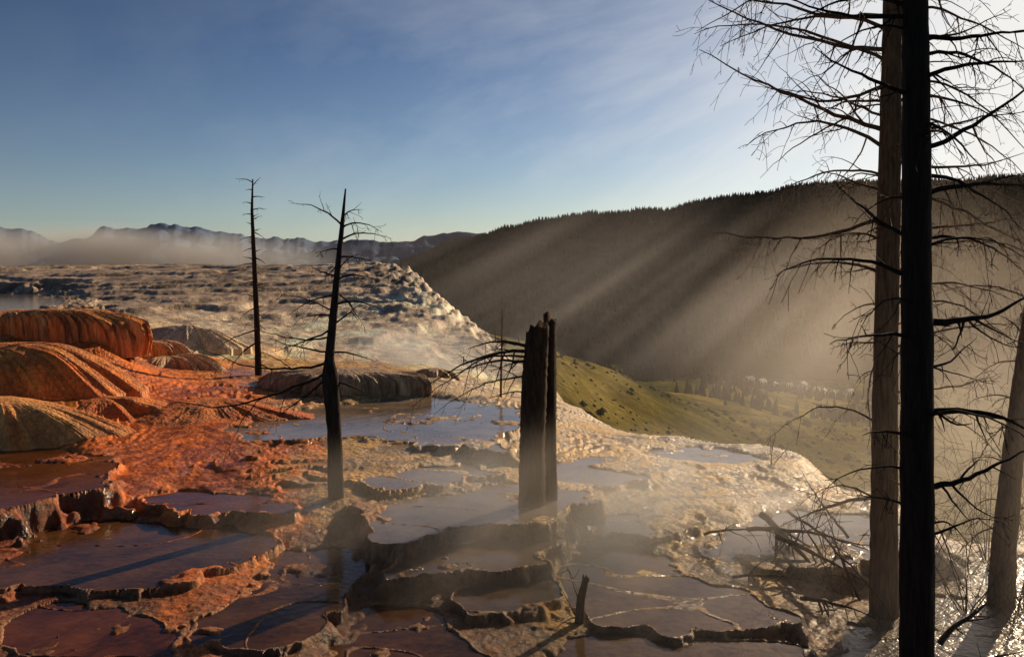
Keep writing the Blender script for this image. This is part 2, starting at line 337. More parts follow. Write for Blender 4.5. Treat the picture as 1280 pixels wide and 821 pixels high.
mound('rounded orange travertine dome, middle of the three stacked at the left edge',-40,20.8,3.0,1.3,.95,2.1,(.85,.32,.06),(.76,.17,.025),.66,.05,2,.24,.3,1.8,.16,.02)
mound('low golden orange dome beside the dark red pool, lowest of the left mounds',-5,18.3,2.15,1.0,.35,1.22,(.85,.40,.12),(.8,.25,.05),.8,.045,3,.24,.45,1.8,.14,.02)
mound('dark lobed travertine ledge behind the leaning branchy dead tree',425,24,1.8,.9,.3,1.1,(.56,.38,.21),(.34,.19,.09),.34,.2,4,.35,.1)
mound('grey knobbly travertine lump left of the thin dead tree',208,26,1.15,.8,.7,1.42,(.7,.47,.26),(.46,.27,.14),.7,.18,5,.45,.4)
mound('cream rounded travertine lump behind the grey knobbly one',235,34,1.6,1.0,.8,1.62,(.85,.66,.42),(.75,.5,.28),.95,.12,6,.4,.6)
mound('small ochre travertine knob at the right end of the wide pale pool',545,27,.55,.5,.35,.9,(.66,.48,.27),(.55,.3,.13),.7,.16,7,.4,.3)
mound('low orange travertine apron in front of the thin dead tree',262,20.5,1.5,.9,.5,.84,(.85,.25,.035),(.72,.15,.02),.9,.07,8,.4,.6)
mound('low red-orange travertine apron at the right foot of the stacked mounds',125,19.9,1.3,1.0,.4,1.05,(.85,.27,.045),(.72,.15,.022),.9,.07,10,.4,.6)
mound('pale orange travertine ledge right of the long fluted ridge',165,26.5,1.4,.9,1.0,1.72,(.85,.5,.24),(.7,.3,.11),.5,.14,11,.4,.3)

# ---------------- mountains
def ridge(name,label,pts,D0,D1,zb,mat,a,b,step,jag,seed,nrow=60,prof=1.0,bump=.1):
    c=np.arange(a,b,step); t=np.concatenate([np.linspace(0,1,nrow),[1.06,1.3,1.8]])
    pts=np.array(pts,float); crest=np.interp(c,pts[:,0],pts[:,1])+fbm(c*.03,c*0+seed,5,seed)*jag
    T,Cc=np.meshgrid(t,c,indexing='ij'); D=D0+(D1-D0)*T
    zc=(H-(crest-HY)/F*D1)[None]
    T1=np.clip(T,0,1)
    zz=zb+(zc-zb)*(T1**prof)
    x=(Cc-640)/F*D
    sc=6.0/(D1-D0)
    zz+=fbm(x*sc,D*sc,6,seed+7)*(zc-zb)*bump*4*T1*(1-T1)
    zz-=(1-np.abs(fbm(x*sc*1.3,D*sc*.35,4,seed+9))*2)*(zc-zb)*bump*1.5*T1*(1-T1)
    back=np.clip(T-1,0,1); zz=zz-(zc-zb)*back*1.25
    v=np.stack([x,D,zz],-1)
    me=npmesh(name,v.reshape(-1,3),gridfaces(len(t),len(c)))
    o=link(name,me,mat); tag(o,label,'mountain',kind='structure'); return v
M_mt=plain('forest_slope',(.014,.014,.015),(.045,.041,.038),.006,1,0)
M_far=plain('far_mountain_haze_tint',(.10,.17,.31),(.15,.22,.35),.0012,1,0)  # distance haze painted in as a blue base colour
mv=ridge('forested_mountain','dark forested mountainside rising to the right across the valley',[(480,336),(505,325),(560,305),(620,290),(700,272),(760,265),(830,263),(900,249),(960,239),(1020,231),(1100,228),(1280,222),(1900,205)],1150,2600,-125,M_mt,470,1900,5,5,201,nrow=90,prof=.85,bump=.16)
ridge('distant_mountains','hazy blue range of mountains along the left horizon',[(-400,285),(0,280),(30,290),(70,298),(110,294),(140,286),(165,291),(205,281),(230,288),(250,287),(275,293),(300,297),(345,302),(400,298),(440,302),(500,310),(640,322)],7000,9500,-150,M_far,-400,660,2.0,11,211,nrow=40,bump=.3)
ridge('distant_hills','blue foothills left of the forested mountain',[(300,330),(400,312),(440,298),(480,298),(520,303),(550,294),(590,292),(630,296),(700,300)],5000,6500,-150,plain('foothills',(.07,.11,.19),(.11,.15,.22),.0012,1,0),300,720,2.0,8,221,nrow=40,bump=.3)  # blue of the foothills is painted distance haze too
def cones(name,label,pts,hs,mat,cat='forest',wd=.2):
    pts=np.array(pts); n=len(pts); k=5; an=np.arange(k)/k*2*math.pi
    hs=np.array(hs); r=hs*wd
    V=np.zeros((n,k+1,3)); V[:,0]=pts; V[:,0,2]+=hs
    ph=nr.rand(n)*6
    for j in range(k):
        V[:,j+1,0]=pts[:,0]+np.cos(an[j]+ph)*r; V[:,j+1,1]=pts[:,1]+np.sin(an[j]+ph)*r; V[:,j+1,2]=pts[:,2]-hs*.05
    base=np.arange(n)*(k+1)
    Fs=np.concatenate([np.stack([base,base+1+j,base+1+(j+1)%k],1) for j in range(k)])
    me=npmesh(name,V.reshape(-1,3),Fs,False); o=link(name,me,mat); tag(o,label,cat,kind='stuff')
M_con=plain('conifer_needles',(.011,.012,.011),(.032,.030,.025),.02,1,0)
pts=[];hs=[]
nt_,nc_=mv.shape[:2]
for i in range(17000):
    c=nr.rand()*(nc_-2)*.62; r=nr.rand()**.8*89
    if i<2200: r=86+nr.rand()*3.4
    a=int(c);b=int(r); fa=c-a; fb=r-b
    p=(mv[b,a]*(1-fa)+mv[b,a+1]*fa)*(1-fb)+(mv[b+1,a]*(1-fa)+mv[b+1,a+1]*fa)*fb
    pts.append(p); hs.append(7+nr.rand()*8)
cones('forest','conifer forest covering the far mountainside',pts,hs,M_con)
pts=[];hs=[]
for (mx_,my_,sx,sy,cnt) in [(868,660,36,45,700),(760,640,25,30,200),(1090,560,40,30,200),(980,780,50,16,220),(820,900,60,30,300),(1130,900,60,60,300),(900,420,30,12,50)]:
    for i in range(cnt):
        px=mx_+nr.randn()*sx; D=my_+nr.randn()*sy; x=(px-640)/F*D
        pts.append((x,D,hgt(x,D))); hs.append(4+nr.rand()*5)
cones('woodland','dark conifer woods on the knolls of the valley',pts,hs,M_con)
pts=[];hs=[]
for i in range(2600):
    D=150+nr.rand()**.8*420; px=670+nr.rand()*480; x=(px-640)/F*D
    if fbm(np.array([x*.02]),np.array([D*.02]),3,95)[0]<-.02: continue
    pts.append((x,D,hgt(x,D))); hs.append(.3+nr.rand()**3*.9)
cones('scrub','low dark scrub dotted over the grassy valley slopes',pts,hs,plain('scrub_leaves',(.03,.031,.012),(.075,.067,.026),.2,1,0),'scrub',1.3)

# ---------------- mesh builder for trees
class MB:
    def __init__(s): s.v=[];s.f=[]
    def tube(s,pts,rad,k=6):
        n=len(pts); b=len(s.v); prev=None
        for i in range(n):
            t=(pts[min(i+1,n-1)]-pts[max(i-1,0)]).normalized()
            a=prev if prev is not None else (Vector((1,0,0)) if abs(t.x)<.8 else Vector((0,1,0)))
            a=(a-t*a.dot(t)).normalized(); prev=a; c=t.cross(a)
            for j in range(k):
                an=2*math.pi*j/k; r=rad[i]
                s.v.append(pts[i]+a*(math.cos(an)*r)+c*(math.sin(an)*r))
        for i in range(n-1):
            for j in range(k):
                s.f.append((b+i*k+j,b+i*k+(j+1)%k,b+(i+1)*k+(j+1)%k,b+(i+1)*k+j))
        s.f.append(tuple(b+(n-1)*k+j for j in range(k)))
    def build(s,name,mat,parent,origin):
        me=bpy.data.meshes.new(name); me.from_pydata([tuple(p-origin) for p in s.v],[],s.f)
        me.polygons.foreach_set('use_smooth',[True]*len(me.polygons)); me.update()
        return link(name,me,mat,parent)
UP=Vector((0,0,1))
def rv(a=1.0): return Vector((rng.uniform(-a,a),rng.uniform(-a,a),rng.uniform(-a,a)))
def limb(mb,p0,p1,r0,sag=0.0,twigs=8,tl=.3,sub=1,k=6,hook=0.0,wig=.08):
    d=p1-p0; L=d.length
    if L<.02: return
    n=max(4,min(15,int(L/.1)+3)); pts=[];off=Vector((0,0,0))
    for i in range(n):
        t=i/(n-1)
        off=off+rv(wig*L*.6/n**.5) if i else off
        pts.append(p0+d*t-UP*(sag*L*4*t*(1-t))+UP*(hook*L*t*t*t)+off)
    rad=[max(r0*(1-.86*i/(n-1)),.0028) for i in range(n)]
    mb.tube(pts,rad,k)
    for q in range(twigs):
        t=min(.98,.12+.88*rng.random()**.9); f=t*(n-1); i=min(int(f),n-2); b=pts[i].lerp(pts[i+1],f-i)
        tg=(pts[i+1]-pts[i]).normalized(); side=tg.cross(UP)
        if side.length<.1: side=Vector((1,0,0))
        side.normalize(); sd=rng.choice((-1,1))
        dr=(tg*rng.uniform(.0,1.0)+side*sd*rng.uniform(.1,1)+UP*rng.uniform(-1.3,.5)).normalized()
        l=tl*L*(1.15-.7*t)*rng.uniform(.25,1.6)
        limb(mb,b,b+dr*l,max(rad[i]*.5,.0036),rng.uniform(-.16,.16),(rng.randint(1,3) if sub>0 else 0),.45,sub-1,4 if sub else 3,rng.uniform(-.3,.2),.1)
def trunk(mb,pts,rad,k=14,seed=0,broken=0.0):
    n0=len(pts); N_=60; P2=[];R2=[]
    for i in range(N_):
        f=i/(N_-1)*(n0-1); a=min(int(f),n0-2); t=f-a
        P2.append(pts[a].lerp(pts[a+1],t)); R2.append(rad[a]*(1-t)+rad[a+1]*t)
    b=len(mb.v); jag=[rng.uniform(-1,1) for j in range(k)]
    for i in range(N_):
        for j in range(k):
            an=2*math.pi*j/k
            r=R2[i]*(1+.09*math.sin(an*3+seed+i*.05)+.05*rng.uniform(-1,1))
            z=0
            if broken and i>=N_-6: z=(.8*math.cos(an-.4+seed)+.6*jag[j])*broken*(i-(N_-7))/6
            mb.v.append(P2[i]+Vector((math.cos(an)*r,math.sin(an)*r,z)))
    for i in range(N_-1):
        for j in range(k): mb.f.append((b+i*k+j,b+i*k+(j+1)%k,b+(i+1)*k+(j+1)%k,b+(i+1)*k+j))
    c=len(mb.v); mb.v.append(P2[-1]-UP*broken*1.2)
    for j in range(k): mb.f.append((b+(N_-1)*k+j,b+(N_-1)*k+(j+1)%k,c))
def along(pts,z):
    for a,b in zip(pts,pts[1:]):
        if a.z<=z<=b.z: return a.lerp(b,(z-a.z)/(b.z-a.z))
    return pts[-1].copy()
class Tree:
    def __init__(s,name,label,cat,pts,rad,mat,seed=0,broken=0,group=None):
        s.o=empty(name,pts[0]); tag(s.o,label,cat,group); s.p=pts; s.r=rad; s.m=mat
        mb=MB(); trunk(mb,pts,rad,14,seed,broken); mb.build('trunk',mat,s.o,pts[0])
    def br(s,py,epx,epy,r,sag=.05,twigs=8,tl=.3,sub=1,dd=None,hook=0.0):
        D=s.p[0].y; z=H-(py-HY)/F*D; p0=along(s.p,z)
        d=rng.uniform(-.5,.5) if dd is None else dd
        p1=PD(epx,epy,D+d)
        mb=MB(); limb(mb,p0,p1,r,sag,twigs,tl,sub,6,hook); mb.build('branch',s.m,s.o,s.p[0])
    def auto(s,z,az,L,el,r,sag,twigs,tl,sub,hook=0.0):
        p0=along(s.p,z); d=Vector((math.cos(az)*math.cos(el),math.sin(az)*math.cos(el),math.sin(el)))
        mb=MB(); limb(mb,p0,p0+d*L,r,sag,twigs,tl,sub,5,hook); mb.build('branch',s.m,s.o,s.p[0])
def onground(px,D,dz=-.08): 
    x=(px-640)/F*D; return Vector((x,D,hgt(x,D)+dz))
b=onground(323,25.5)
T=Tree('dead_tree','tall thin dead tree with short stub branches beside the orange slope','tree',[b,PD(321,400,25.5),PD(317,310,25.5),PD(315,262,25.5),PD(316,224,25.5)],[.1,.08,.06,.04,.018],M_dark,1)
for a in [(228,294,223,.018),(232,326,222,.018),(262,334,262,.02),(268,303,268,.02),(290,330,298,.02),(296,300,300,.02),(322,332,330,.025),(330,297,333,.025),(352,303,356,.025),(358,340,352,.02),(392,330,398,.025),(412,268,436,.03),(428,283,462,.03),(440,345,447,.025),(385,300,398,.02),(455,352,470,.025),(275,328,270,.016),(310,302,315,.018),(340,328,345,.018),(372,304,368,.018),(405,332,412,.02)]:
    T.br(*a,sag=-.06,twigs=3,tl=.25,sub=0)
for i in range(24): T.auto(b.z+1.0+i*.2,i*2.4,rng.uniform(.18,.45),rng.uniform(-.2,.4),.02,-.05,1,.3,0)
b=onground(420,14.4)
T=Tree('dead_tree','crooked black dead tree with long drooping branches standing on a crust island','tree',[b,PD(418,540,14.4),PD(413,470,14.4),PD(412,448,14.4),PD(421,350,14.4),PD(427,290,14.4),PD(432,236,14.4)],[.13,.112,.128,.075,.055,.04,.012],M_dark,2)
for a in [(282,364,255,.018,-.12),(285,480,290,.018,-.15),(270,455,262,.014,-.08),(300,492,298,.018,-.1),(312,395,318,.016,-.05),(322,470,330,.02,-.1),(350,470,352,.02,-.1),(345,385,330,.02,.05),(370,365,395,.02,-.1),(380,480,390,.024,-.12),(395,372,402,.02,-.08),(405,460,372,.02,.05),(440,330,420,.02,.04),(452,255,432,.026,.1),(462,200,492,.028,.1),(470,345,520,.024,.02),(440,470,452,.02,-.05),(475,470,500,.02,-.05),(330,405,352,.015,.0),(365,455,410,.018,-.08),(410,340,438,.02,.05),(420,300,405,.018,.08),(340,450,318,.014,-.1),(388,350,372,.016,-.06)]:
    T.br(a[0],a[1],a[2],a[3],sag=a[4],twigs=6,tl=.32,sub=1)
b=onground(665,14.0)
T=Tree('tree_stump','thick broken trunk, front half of the double stump in the central pool','stump',[b-UP*.1,PD(664,560,14),PD(667,470,14),PD(672,408,14)],[.215,.2,.2,.175],M_brown,0,.1)
for a in [(438,585,437,.035,-.1,.0),(455,560,470,.03,-.08,.1),(440,530,478,.035,-.12,-.4),(470,545,520,.02,-.1,.2),(432,600,415,.02,.02,.3),(450,615,462,.02,-.05,-.3),(490,600,500,.015,-.05,0),(445,515,512,.022,-.12,.3)]:
    T.br(a[0],a[1],a[2],a[3],sag=a[4],twigs=9,tl=.32,sub=1,dd=a[5])
b=onground(688,14.35)
T=Tree('tree_stump','slimmer brown broken trunk, rear half of the double stump in the central pool','stump',[b-UP*.1,PD(687,560,14.35),PD(687,470,14.35),PD(687,397,14.35)],[.13,.12,.115,.105],M_brown,4,.1)
T.br(440,708,452,.014,-.03,2,.3,0); T.br(520,704,528,.012,-.03,2,.3,0)
b=onground(626,24)
T=Tree('dead_sapling','bare thin pole standing behind the double stump','tree',[b,PD(627,440,24),PD(628,372,24)],[.034,.026,.008],M_grey,5)
for i in range(8): T.auto(b.z+.5+i*.28,rng.uniform(0,6.28),.25,.5,.01,-.05,1,.3,0)
b=onground(1147,8.0)
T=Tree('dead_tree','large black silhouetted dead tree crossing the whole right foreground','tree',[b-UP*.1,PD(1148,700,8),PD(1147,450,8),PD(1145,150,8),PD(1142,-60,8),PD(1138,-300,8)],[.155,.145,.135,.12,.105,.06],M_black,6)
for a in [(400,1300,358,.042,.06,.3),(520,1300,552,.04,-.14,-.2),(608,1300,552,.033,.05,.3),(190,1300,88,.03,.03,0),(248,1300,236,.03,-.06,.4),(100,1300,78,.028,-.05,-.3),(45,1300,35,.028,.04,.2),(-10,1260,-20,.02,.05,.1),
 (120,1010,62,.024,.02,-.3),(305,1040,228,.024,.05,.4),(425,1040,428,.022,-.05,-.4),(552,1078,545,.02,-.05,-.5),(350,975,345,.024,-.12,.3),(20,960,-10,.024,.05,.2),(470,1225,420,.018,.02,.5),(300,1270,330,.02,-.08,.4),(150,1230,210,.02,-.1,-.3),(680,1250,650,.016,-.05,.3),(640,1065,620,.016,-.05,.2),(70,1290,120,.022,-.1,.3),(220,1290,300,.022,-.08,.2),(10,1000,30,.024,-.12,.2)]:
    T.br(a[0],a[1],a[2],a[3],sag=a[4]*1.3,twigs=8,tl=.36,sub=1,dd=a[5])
for i in range(12): T.auto(1.6+i*.5,i*2.4+.5,rng.uniform(.6,1.5),rng.uniform(-.3,.3),.015,-.12,5,.4,1,-.2)
b=onground(1106,11.4)
T=Tree('dead_tree','brown dead tree with a dense net of twigs just behind the black tree','tree',[b-UP*.1,PD(1105,650,11.4),PD(1106,450,11.4),PD(1112,150,11.4),PD(1116,-50,11.4),PD(1120,-300,11.4)],[.185,.165,.15,.132,.11,.05],M_grey,7)
for a in [(165,885,58,.034,.03,.2),(190,928,197,.028,-.16,-.3),(272,885,268,.032,.08,.2),(345,970,350,.026,-.1,0),(62,865,12,.032,.03,.3),(105,935,95,.028,.08,-.4),(240,1020,205,.022,.03,.3),(20,880,-15,.03,.05,-.3),(130,1010,150,.022,-.1,.4),(300,1010,300,.02,-.05,-.5),(-20,890,-40,.032,-.1,.1),(430,1040,430,.018,-.04,.2),(220,960,255,.02,-.1,.6),(40,900,75,.028,-.12,.2),(80,870,40,.026,-.06,.4),(0,870,55,.028,-.1,-.2),(150,960,120,.02,-.06,.2),
 (130,1260,150,.03,-.08,.2),(200,1280,205,.028,.06,-.3),(280,1260,262,.024,.05,.3),(60,1270,20,.026,.03,0),(360,1270,380,.022,-.05,.4),(440,1290,400,.022,-.05,.2),(170,1290,120,.026,.03,-.1),(490,1260,470,.018,.02,.2),(10,1290,70,.024,-.08,.3),(320,1300,310,.02,-.05,.3),(100,1300,190,.022,-.08,.2),(240,1300,330,.022,-.08,.3),(380,1300,450,.02,-.1,.3),(150,1300,240,.022,-.1,.5)]:
    T.br(a[0],a[1],a[2],a[3],sag=a[4]*1.4,twigs=15,tl=.32,sub=1,dd=a[5],hook=rng.uniform(-.15,.1))
for i in range(26): T.auto(.6+i*.32,i*2.4,rng.uniform(.6,1.9),rng.uniform(-.4,.2),.015,-.12,7,.38,1,-.18)
b=onground(1250,11.8)
T=Tree('dead_tree','brown dead trunk leaning right at the right edge beyond the black tree','tree',[b-UP*.1,PD(1254,680,11.8),PD(1266,560,11.8),PD(1282,440,11.8),PD(1300,300,11.8)],[.18,.15,.13,.11,.07],M_grey,8,.1)
for i in range(22): T.auto(.3+i*.17,i*2.4+1,rng.uniform(.6,1.7),rng.uniform(-.4,.3),.014,-.12,7,.38,1,-.15)
b=onground(723,10.6)
T=Tree('tree_stump','short leaning broken post in the foreground with bare twigs at its foot','stump',[b-UP*.1,PD(726,750,10.6),PD(733,722,10.6)],[.06,.05,.04],M_grey,9,.06)
for a in [(775,700,735,.01,0),(770,690,790,.01,-.1),(760,712,712,.008,0),(780,745,800,.008,-.1)]:
    T.br(a[0],a[1],a[2],a[3],sag=a[4],twigs=4,tl=.4,sub=0)
def fallen(label,p0,p1,r,sag,tw,sub=1):
    o=empty('fallen_branch',p0); tag(o,label,'branch','fallen branches in the right pools')
    mb=MB(); limb(mb,p0,p1,r,sag,tw,.38,sub,8,0,.06); mb.build('limb',M_brown,o,p0)
def GP(px,D,dz): return onground(px,D,dz)
fallen('thick fallen limb slanting down into the pale pool left of the brown netted tree',GP(952,13.6,.45),GP(1045,12.0,.05),.055,-.03,14)
fallen('fallen branch propped up against the brown netted tree foot',GP(935,13.5,.25),GP(1088,11.7,.75),.036,-.04,14)
fallen('thin twiggy branch lying along the shelf edge left of the other fallen limbs',GP(880,13.5,.1),GP(985,12.8,.35),.022,-.06,14)
fallen('forked branch sticking up out of the pale pool',GP(1035,12.5,-.05),GP(995,12.6,.7),.022,.03,9)
fallen('thin branch lying in the pale pool nearest the viewer',GP(915,12.0,.03),GP(1045,11.8,.2),.022,-.05,10)
fallen('long bare branch leaning from the shelf towards the black tree foot',GP(985,13.8,.45),GP(1120,10.6,.25),.026,-.05,16)
fallen('twig heap branch just left of the brown netted tree foot, pointing up',GP(1075,11.9,0),GP(1030,12.6,.9),.02,.04,12)
fallen('broken limb lying between the black tree and the leaning brown trunk',GP(1175,10.4,.15),GP(1250,10.9,.5),.035,-.04,14)
fallen('thin branch resting in the sparkling pool at the right edge',GP(1190,9.8,.05),GP(1290,9.9,.3),.022,-.05,12)
fallen('heavy dark limb lying across the others in the branch tangle, sloping right',GP(970,12.6,.35),GP(1085,12.3,.12),.042,-.04,12)
fallen('dark limb of the branch tangle sloping down to the left, ending at the shelf',GP(1090,13.2,.75),GP(965,14.0,.1),.032,-.05,12)
fallen('low branch flat on the ground at the very foot of the brown netted tree',GP(1000,11.5,.05),GP(1095,11.1,.15),.03,-.05,14)
fallen('crooked branch reaching up from the tangle towards the valley',GP(1060,13.4,.1),GP(1005,14.6,.9),.024,.05,12)
def shrub(label,px,D,h,n,group='dead shrubs at the terrace edge'):
    b=onground(px,D); o=empty('dead_shrub',b); tag(o,label,'shrub',group)
    for i in range(n):
        mb=MB(); a=rng.uniform(0,6.28); e=b+Vector((math.cos(a)*h*.7*rng.random(),math.sin(a)*h*.6*rng.random(),h*rng.uniform(.5,1.1)))
        limb(mb,b+rv(.06),e,.011,rng.uniform(-.08,.08),10,.42,1,4,0,.06); mb.build('stem',M_brown,o,b)
shrub('tangled bare shrub between the black tree and the leaning brown trunk',1205,11.6,1.6,8)
shrub('bare shrub at the right edge of the picture below the leaning trunk',1278,11.6,1.4,7)
shrub('spindly bare sapling on the lip of the cream shelf',962,17.8,.9,3)
shrub('tall twiggy shrub behind the leaning brown trunk',1235,13.6,2.2,10)
shrub('twiggy shrub behind the black tree, right of the brown netted trunk',1160,13,1.8,9)

# ---------------- valley houses and trees
M_wall=plain('house_wall',(.65,.63,.6),(.85,.83,.8),.8); M_roof=plain('house_roof',(.4,.36,.33),(.55,.5,.46),1.0); M_win=plain('window_glass',(.02,.02,.025),(.05,.05,.06),1.0,.2)
def boxm(name,x0,x1,y0,y1,z0,z1):
    me=bpy.data.meshes.new(name); v=[(x,y,z) for z in(z0,z1) for y in(y0,y1) for x in(x0,x1)]
    me.from_pydata(v,[],[(0,2,3,1),(4,5,7,6),(0,1,5,4),(2,6,7,3),(0,4,6,2),(1,3,7,5)]); return me
wall_me=boxm('wall',-6,6,-4,4,-2,4.5); wall_me.materials.append(M_wall)
rf=bpy.data.meshes.new('roof'); rf.from_pydata([(-6.6,-4.8,4.3),(6.6,-4.8,4.3),(6.6,4.8,4.3),(-6.6,4.8,4.3),(-6.6,0,8),(6.6,0,8)],[],[(0,1,5,4),(2,3,4,5),(0,4,3),(1,2,5),(0,3,2,1)]); rf.materials.append(M_roof)
wn=boxm('window',-.8,.8,-4.12,-4.02,1.2,3); wn.materials.append(M_win); dr=boxm('door',-.6,.6,-4.1,-4.02,-1,1.9); dr.materials.append(M_roof)
for i,(px,D) in enumerate([(936,860),(952,880),(968,850),(986,890),(1003,860),(1020,880),(1040,855),(1062,880),(912,900),(975,920),(1030,915)]):
    x=(px-640)/F*D; o=empty('house',(x,D,hgt(x,D)+1.8)); o.rotation_euler.z=rng.uniform(.2,1.3); s=rng.uniform(.65,.95); o.scale=(s,s,s)
    tag(o,'tiny pale house with a pitched roof in the far valley village','house','houses of the valley village')
    link('wall',wall_me,None,o); link('roof',rf,None,o); link('door',dr,None,o)
    for dx in (-3.5,3.5): link('window',wn,None,o,(dx,0,0))
M_leaf=plain('dark_leaves',(.01,.013,.006),(.032,.034,.014),.4,1,0)
def crown_mesh(h,w,n,conifer):
    V=[];Fs=[]
    for i in range(n):
        t=rng.random()
        rr=(w*(1-t)**.8 if conifer else w*math.sqrt(max(0.05,1-(2*t-1)**2)))*rng.uniform(.45,1)
        a=rng.uniform(0,6.28); c=Vector((math.cos(a)*rr,math.sin(a)*rr,h*(.12+.86*t)))
        s=w*rng.uniform(.2,.4); u=rv().normalized()*s; v=rv().normalized()*s; b=len(V)
        V+= [tuple(c-u),tuple(c+v),tuple(c+u),tuple(c-v)]; Fs.append((b,b+1,b+2,b+3))
    me=bpy.data.meshes.new('crown'); me.from_pydata(V,[],Fs); me.materials.append(M_leaf); return me
cm=[crown_mesh(7,3.4,220,False),crown_mesh(11,2.6,200,True)]
tb=MB(); tb.tube([Vector((0,0,-1)),Vector((0,0,3)),Vector((.1,0,6))],[.35,.25,.1],7)
tm=bpy.data.meshes.new('trunk'); tm.from_pydata([tuple(v) for v in tb.v],[],tb.f); tm.materials.append(M_dark)
spots=[(px,D,0) for px,D in [(1008,330),(960,420),(985,410)]]+[(rng.uniform(900,1110),rng.uniform(900,1030),1) for i in range(60)]+[(rng.uniform(830,1120),rng.uniform(520,800),2) for i in range(36)]
for px,D,k in spots:
    x=(px-640)/F*D; o=empty('valley_tree',(x,D,hgt(x,D)-1.0)); s=rng.uniform(.6,1.1)*(.75 if k==0 else 1); o.scale=(s,s,s*rng.uniform(.8,1.1)); o.rotation_euler.z=rng.uniform(0,6)
    if k==0: tag(o,'round dark bush alone on the green slope below the village','tree','lone bushes on the green slope')
    elif k==1: tag(o,'dark tree among the valley village houses','tree','trees among the valley houses')
    else: tag(o,'small dark tree on the valley meadow in front of the village','tree','scattered valley trees')
    link('trunk',tm,None,o); link('crown',cm[0 if k!=1 else rng.randint(0,1)],None,o)

# ---------------- steam
AX=Vector((math.cos(AZ),-math.sin(AZ),0)); BX=SD.cross(AX)
def vol_mat(name,col,dens,aniso):
    m=bpy.data.materials.new(name); m.use_nodes=True; nt=m.node_tree; nt.nodes.remove(nt.nodes['Principled BSDF']); L=nt.links.new
    out=nt.nodes['Material Output']; vs=N(nt,'ShaderNodeVolumeScatter'); vs.inputs['Color'].default_value=(*col,1); vs.inputs['Anisotropy'].default_value=aniso
    L(vs.outputs[0],out.inputs['Volume'])
    vi=N(nt,'ShaderNodeVolumeInfo'); mm=N(nt,'ShaderNodeMath',operation='MULTIPLY'); L(vi.outputs['Density'],mm.inputs[0]); mm.inputs[1].default_value=dens; L(mm.outputs[0],vs.inputs['Density'])
    return m
def steam(label,px,py,D,rx,ry,rz,dens,noise,stretch=1.0,aniso=.35,lo=.4,hi=.68,col=(.8,.88,.95),res=(36,28,18)):
    mat=vol_mat('steam_vapour',col,dens,aniso); c=PD(px,py,D)
    ng=bpy.data.node_groups.new('steam_field','GeometryNodeTree')
    ng.interface.new_socket('Geometry',in_out='INPUT',socket_type='NodeSocketGeometry')
    ng.interface.new_socket('Geometry',in_out='OUTPUT',socket_type='NodeSocketGeometry')
    L=ng.links.new; out=N(ng,'NodeGroupOutput'); pos=N(ng,'GeometryNodeInputPosition').outputs[0]
    dv=N(ng,'ShaderNodeVectorMath',operation='DIVIDE'); L(pos,dv.inputs[0]); dv.inputs[1].default_value=(rx,ry,rz)
    ln=N(ng,'ShaderNodeVectorMath',operation='LENGTH'); L(dv.outputs[0],ln.inputs[0])
    fo=N(ng,'ShaderNodeMapRange',interpolation_type='SMOOTHSTEP'); fo.inputs[1].default_value=1.0; fo.inputs[2].default_value=.1; L(ln.outputs['Value'],fo.inputs[0])
    ad=N(ng,'ShaderNodeVectorMath',operation='ADD'); L(pos,ad.inputs[0]); ad.inputs[1].default_value=tuple(c); p=ad.outputs[0]
    if stretch!=1.0:
        cb=N(ng,'ShaderNodeCombineXYZ')
        for k,(ax,s_) in enumerate(((AX,1),(BX,1),(SD,stretch))):
            dt=N(ng,'ShaderNodeVectorMath',operation='DOT_PRODUCT'); L(p,dt.inputs[0]); dt.inputs[1].default_value=tuple(ax*s_); L(dt.outputs['Value'],cb.inputs[k])
        p=cb.outputs[0]
    nn=N(ng,'ShaderNodeTexNoise'); nn.inputs['Scale'].default_value=noise; nn.inputs['Detail'].default_value=3.0; L(p,nn.inputs['Vector'])
    r=N(ng,'ShaderNodeMapRange'); r.inputs[1].default_value=lo; r.inputs[2].default_value=hi; L(nn.outputs[0],r.inputs[0])
    m1=N(ng,'ShaderNodeMath',operation='MULTIPLY'); L(fo.outputs[0],m1.inputs[0]); L(r.outputs[0],m1.inputs[1])
    vc=N(ng,'GeometryNodeVolumeCube'); L(m1.outputs[0],vc.inputs['Density']); vc.inputs['Min'].default_value=(-rx,-ry,-rz); vc.inputs['Max'].default_value=(rx,ry,rz)
    for k,a in enumerate(('X','Y','Z')): vc.inputs['Resolution '+a].default_value=res[k]
    sm=N(ng,'GeometryNodeSetMaterial'); L(vc.outputs[0],sm.inputs[0]); sm.inputs['Material'].default_value=mat; L(sm.outputs[0],out.inputs[0])
    vd=bpy.data.volumes.new('steam'); vd.materials.append(mat)
    o=bpy.data.objects.new('steam',vd); COL.objects.link(o); o.location=c
    md=o.modifiers.new('field','NODES'); md.node_group=ng
    tag(o,label,'steam',kind='stuff')
steam('bank of white steam drifting along the far left terrace top',60,323,115,46,12,5.0,.36,.1,lo=.34,hi=.58,aniso=.2,col=(.9,.96,1.0),res=(40,16,12))
steam('white steam lying at the foot of the pale terrace hill',525,449,34,6,4.5,1.6,.40,.4,col=(.85,.93,1.0),res=(32,24,12))
steam('thin steam over the valley, streaked along the sun to shape sunbeams',760,370,120,56,50,19,.0082,.3,.015,lo=.48,hi=.57,col=(.92,.88,.86),res=(110,80,50))  # sunbeams shaped as density streaks along the sun direction
steam('warm mist around the dead trees on the right',1190,540,14.5,5.5,7.5,5.0,.12,.5,.1,lo=.36,hi=.66,aniso=.5,col=(.95,.86,.76),res=(28,28,22))
steam('low warm steam drifting over the central and right pools',740,670,13.0,6.8,3.8,1.8,.66,.7,.4,lo=.44,hi=.66,col=(.95,.87,.78),res=(52,30,16))

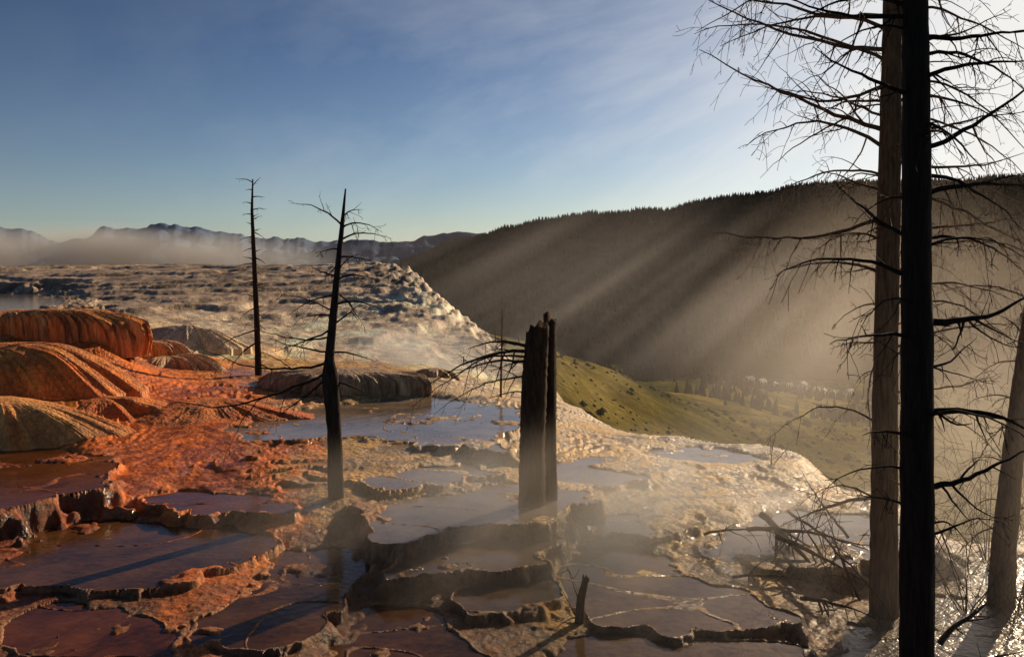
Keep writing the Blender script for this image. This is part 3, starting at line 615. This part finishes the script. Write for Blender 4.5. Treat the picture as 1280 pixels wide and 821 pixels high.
# ---------------- light, sky, camera
sl=bpy.data.lights.new('sun','SUN'); sl.energy=5.0; sl.angle=math.radians(.5); sl.color=(1,.75,.48)
so=bpy.data.objects.new('sun',sl); COL.objects.link(so); so.rotation_euler=(-SD).to_track_quat('-Z','Y').to_euler()
w=bpy.data.worlds.new('World'); S.world=w; w.use_nodes=True; nt=w.node_tree; L=nt.links.new; bg=nt.nodes['Background']
sk=nt.nodes.new('ShaderNodeTexSky'); sk.sky_type='NISHITA'; sk.sun_disc=False; sk.sun_elevation=EL; sk.sun_rotation=AZ; sk.altitude=1900; sk.dust_density=2.0; sk.air_density=1.0; sk.ozone_density=2.0
tc=N(nt,'ShaderNodeTexCoord'); cb=N(nt,'ShaderNodeCombineXYZ'); dots=[]
def wdot(v):
    dt=N(nt,'ShaderNodeVectorMath',operation='DOT_PRODUCT'); L(tc.outputs['Generated'],dt.inputs[0]); dt.inputs[1].default_value=tuple(v); return dt.outputs['Value']
def wm(op,a,b=None):
    m=N(nt,'ShaderNodeMath',operation=op)
    for k,x in enumerate((a,b)):
        if x is None: continue
        if isinstance(x,(int,float)): m.inputs[k].default_value=x
        else: L(x,m.inputs[k])
    return m.outputs[0]
dots=[wdot(v) for v in (AX,BX,SD)]
L(wm('MULTIPLY',wm('ARCTAN2',dots[0],dots[1]),5.0),cb.inputs[0]); L(wm('MULTIPLY',dots[2],4.0),cb.inputs[1])
wn_=N(nt,'ShaderNodeTexNoise',Scale=1.5,Detail=7.0,Roughness=.6); L(cb.outputs[0],wn_.inputs['Vector'])
wr=ramp(nt,wn_.outputs[0],[(.43,0),(.70,1)])
gm=N(nt,'ShaderNodeGamma'); gm.inputs[1].default_value=1.55
sc_=N(nt,'ShaderNodeVectorMath',operation='SCALE'); L(sk.outputs[0],sc_.inputs[0]); sc_.inputs['Scale'].default_value=.082
L(sc_.outputs[0],gm.inputs[0])
GD=Vector((math.sin(math.radians(34))*math.cos(math.radians(11)),math.cos(math.radians(34))*math.cos(math.radians(11)),math.sin(math.radians(11))))
gdot=wm('MAXIMUM',wdot(GD),0.0)
veil=wm('MULTIPLY',wm('POWER',gdot,15.0),.9)
wisp=wm('MULTIPLY',wm('MULTIPLY',wr.outputs[0],wm('POWER',gdot,4.0)),.32)
hor=wm('MULTIPLY',wm('POWER',wm('SUBTRACT',1.0,wm('ABSOLUTE',wdot((0,0,1)))),8.0),.2)
v1=N(nt,'ShaderNodeMix',data_type='RGBA',blend_type='MIX'); L(wm('MINIMUM',wm('ADD',wm('ADD',veil,hor),wisp),1.0),v1.inputs[0]); L(gm.outputs[0],v1.inputs[6]); v1.inputs[7].default_value=(.9,.88,.84,1)
L(v1.outputs[2],bg.inputs[0]); bg.inputs[1].default_value=1.0
cam=bpy.data.cameras.new('camera'); co=bpy.data.objects.new('camera',cam); COL.objects.link(co); co.location=(0,0,H); co.rotation_euler=(math.radians(90),0,0)
cam.sensor_fit='HORIZONTAL'; cam.sensor_width=36; cam.lens=36*F/1280; cam.shift_y=-(410.5-HY)/1280; cam.clip_start=.1; cam.clip_end=40000
S.camera=co
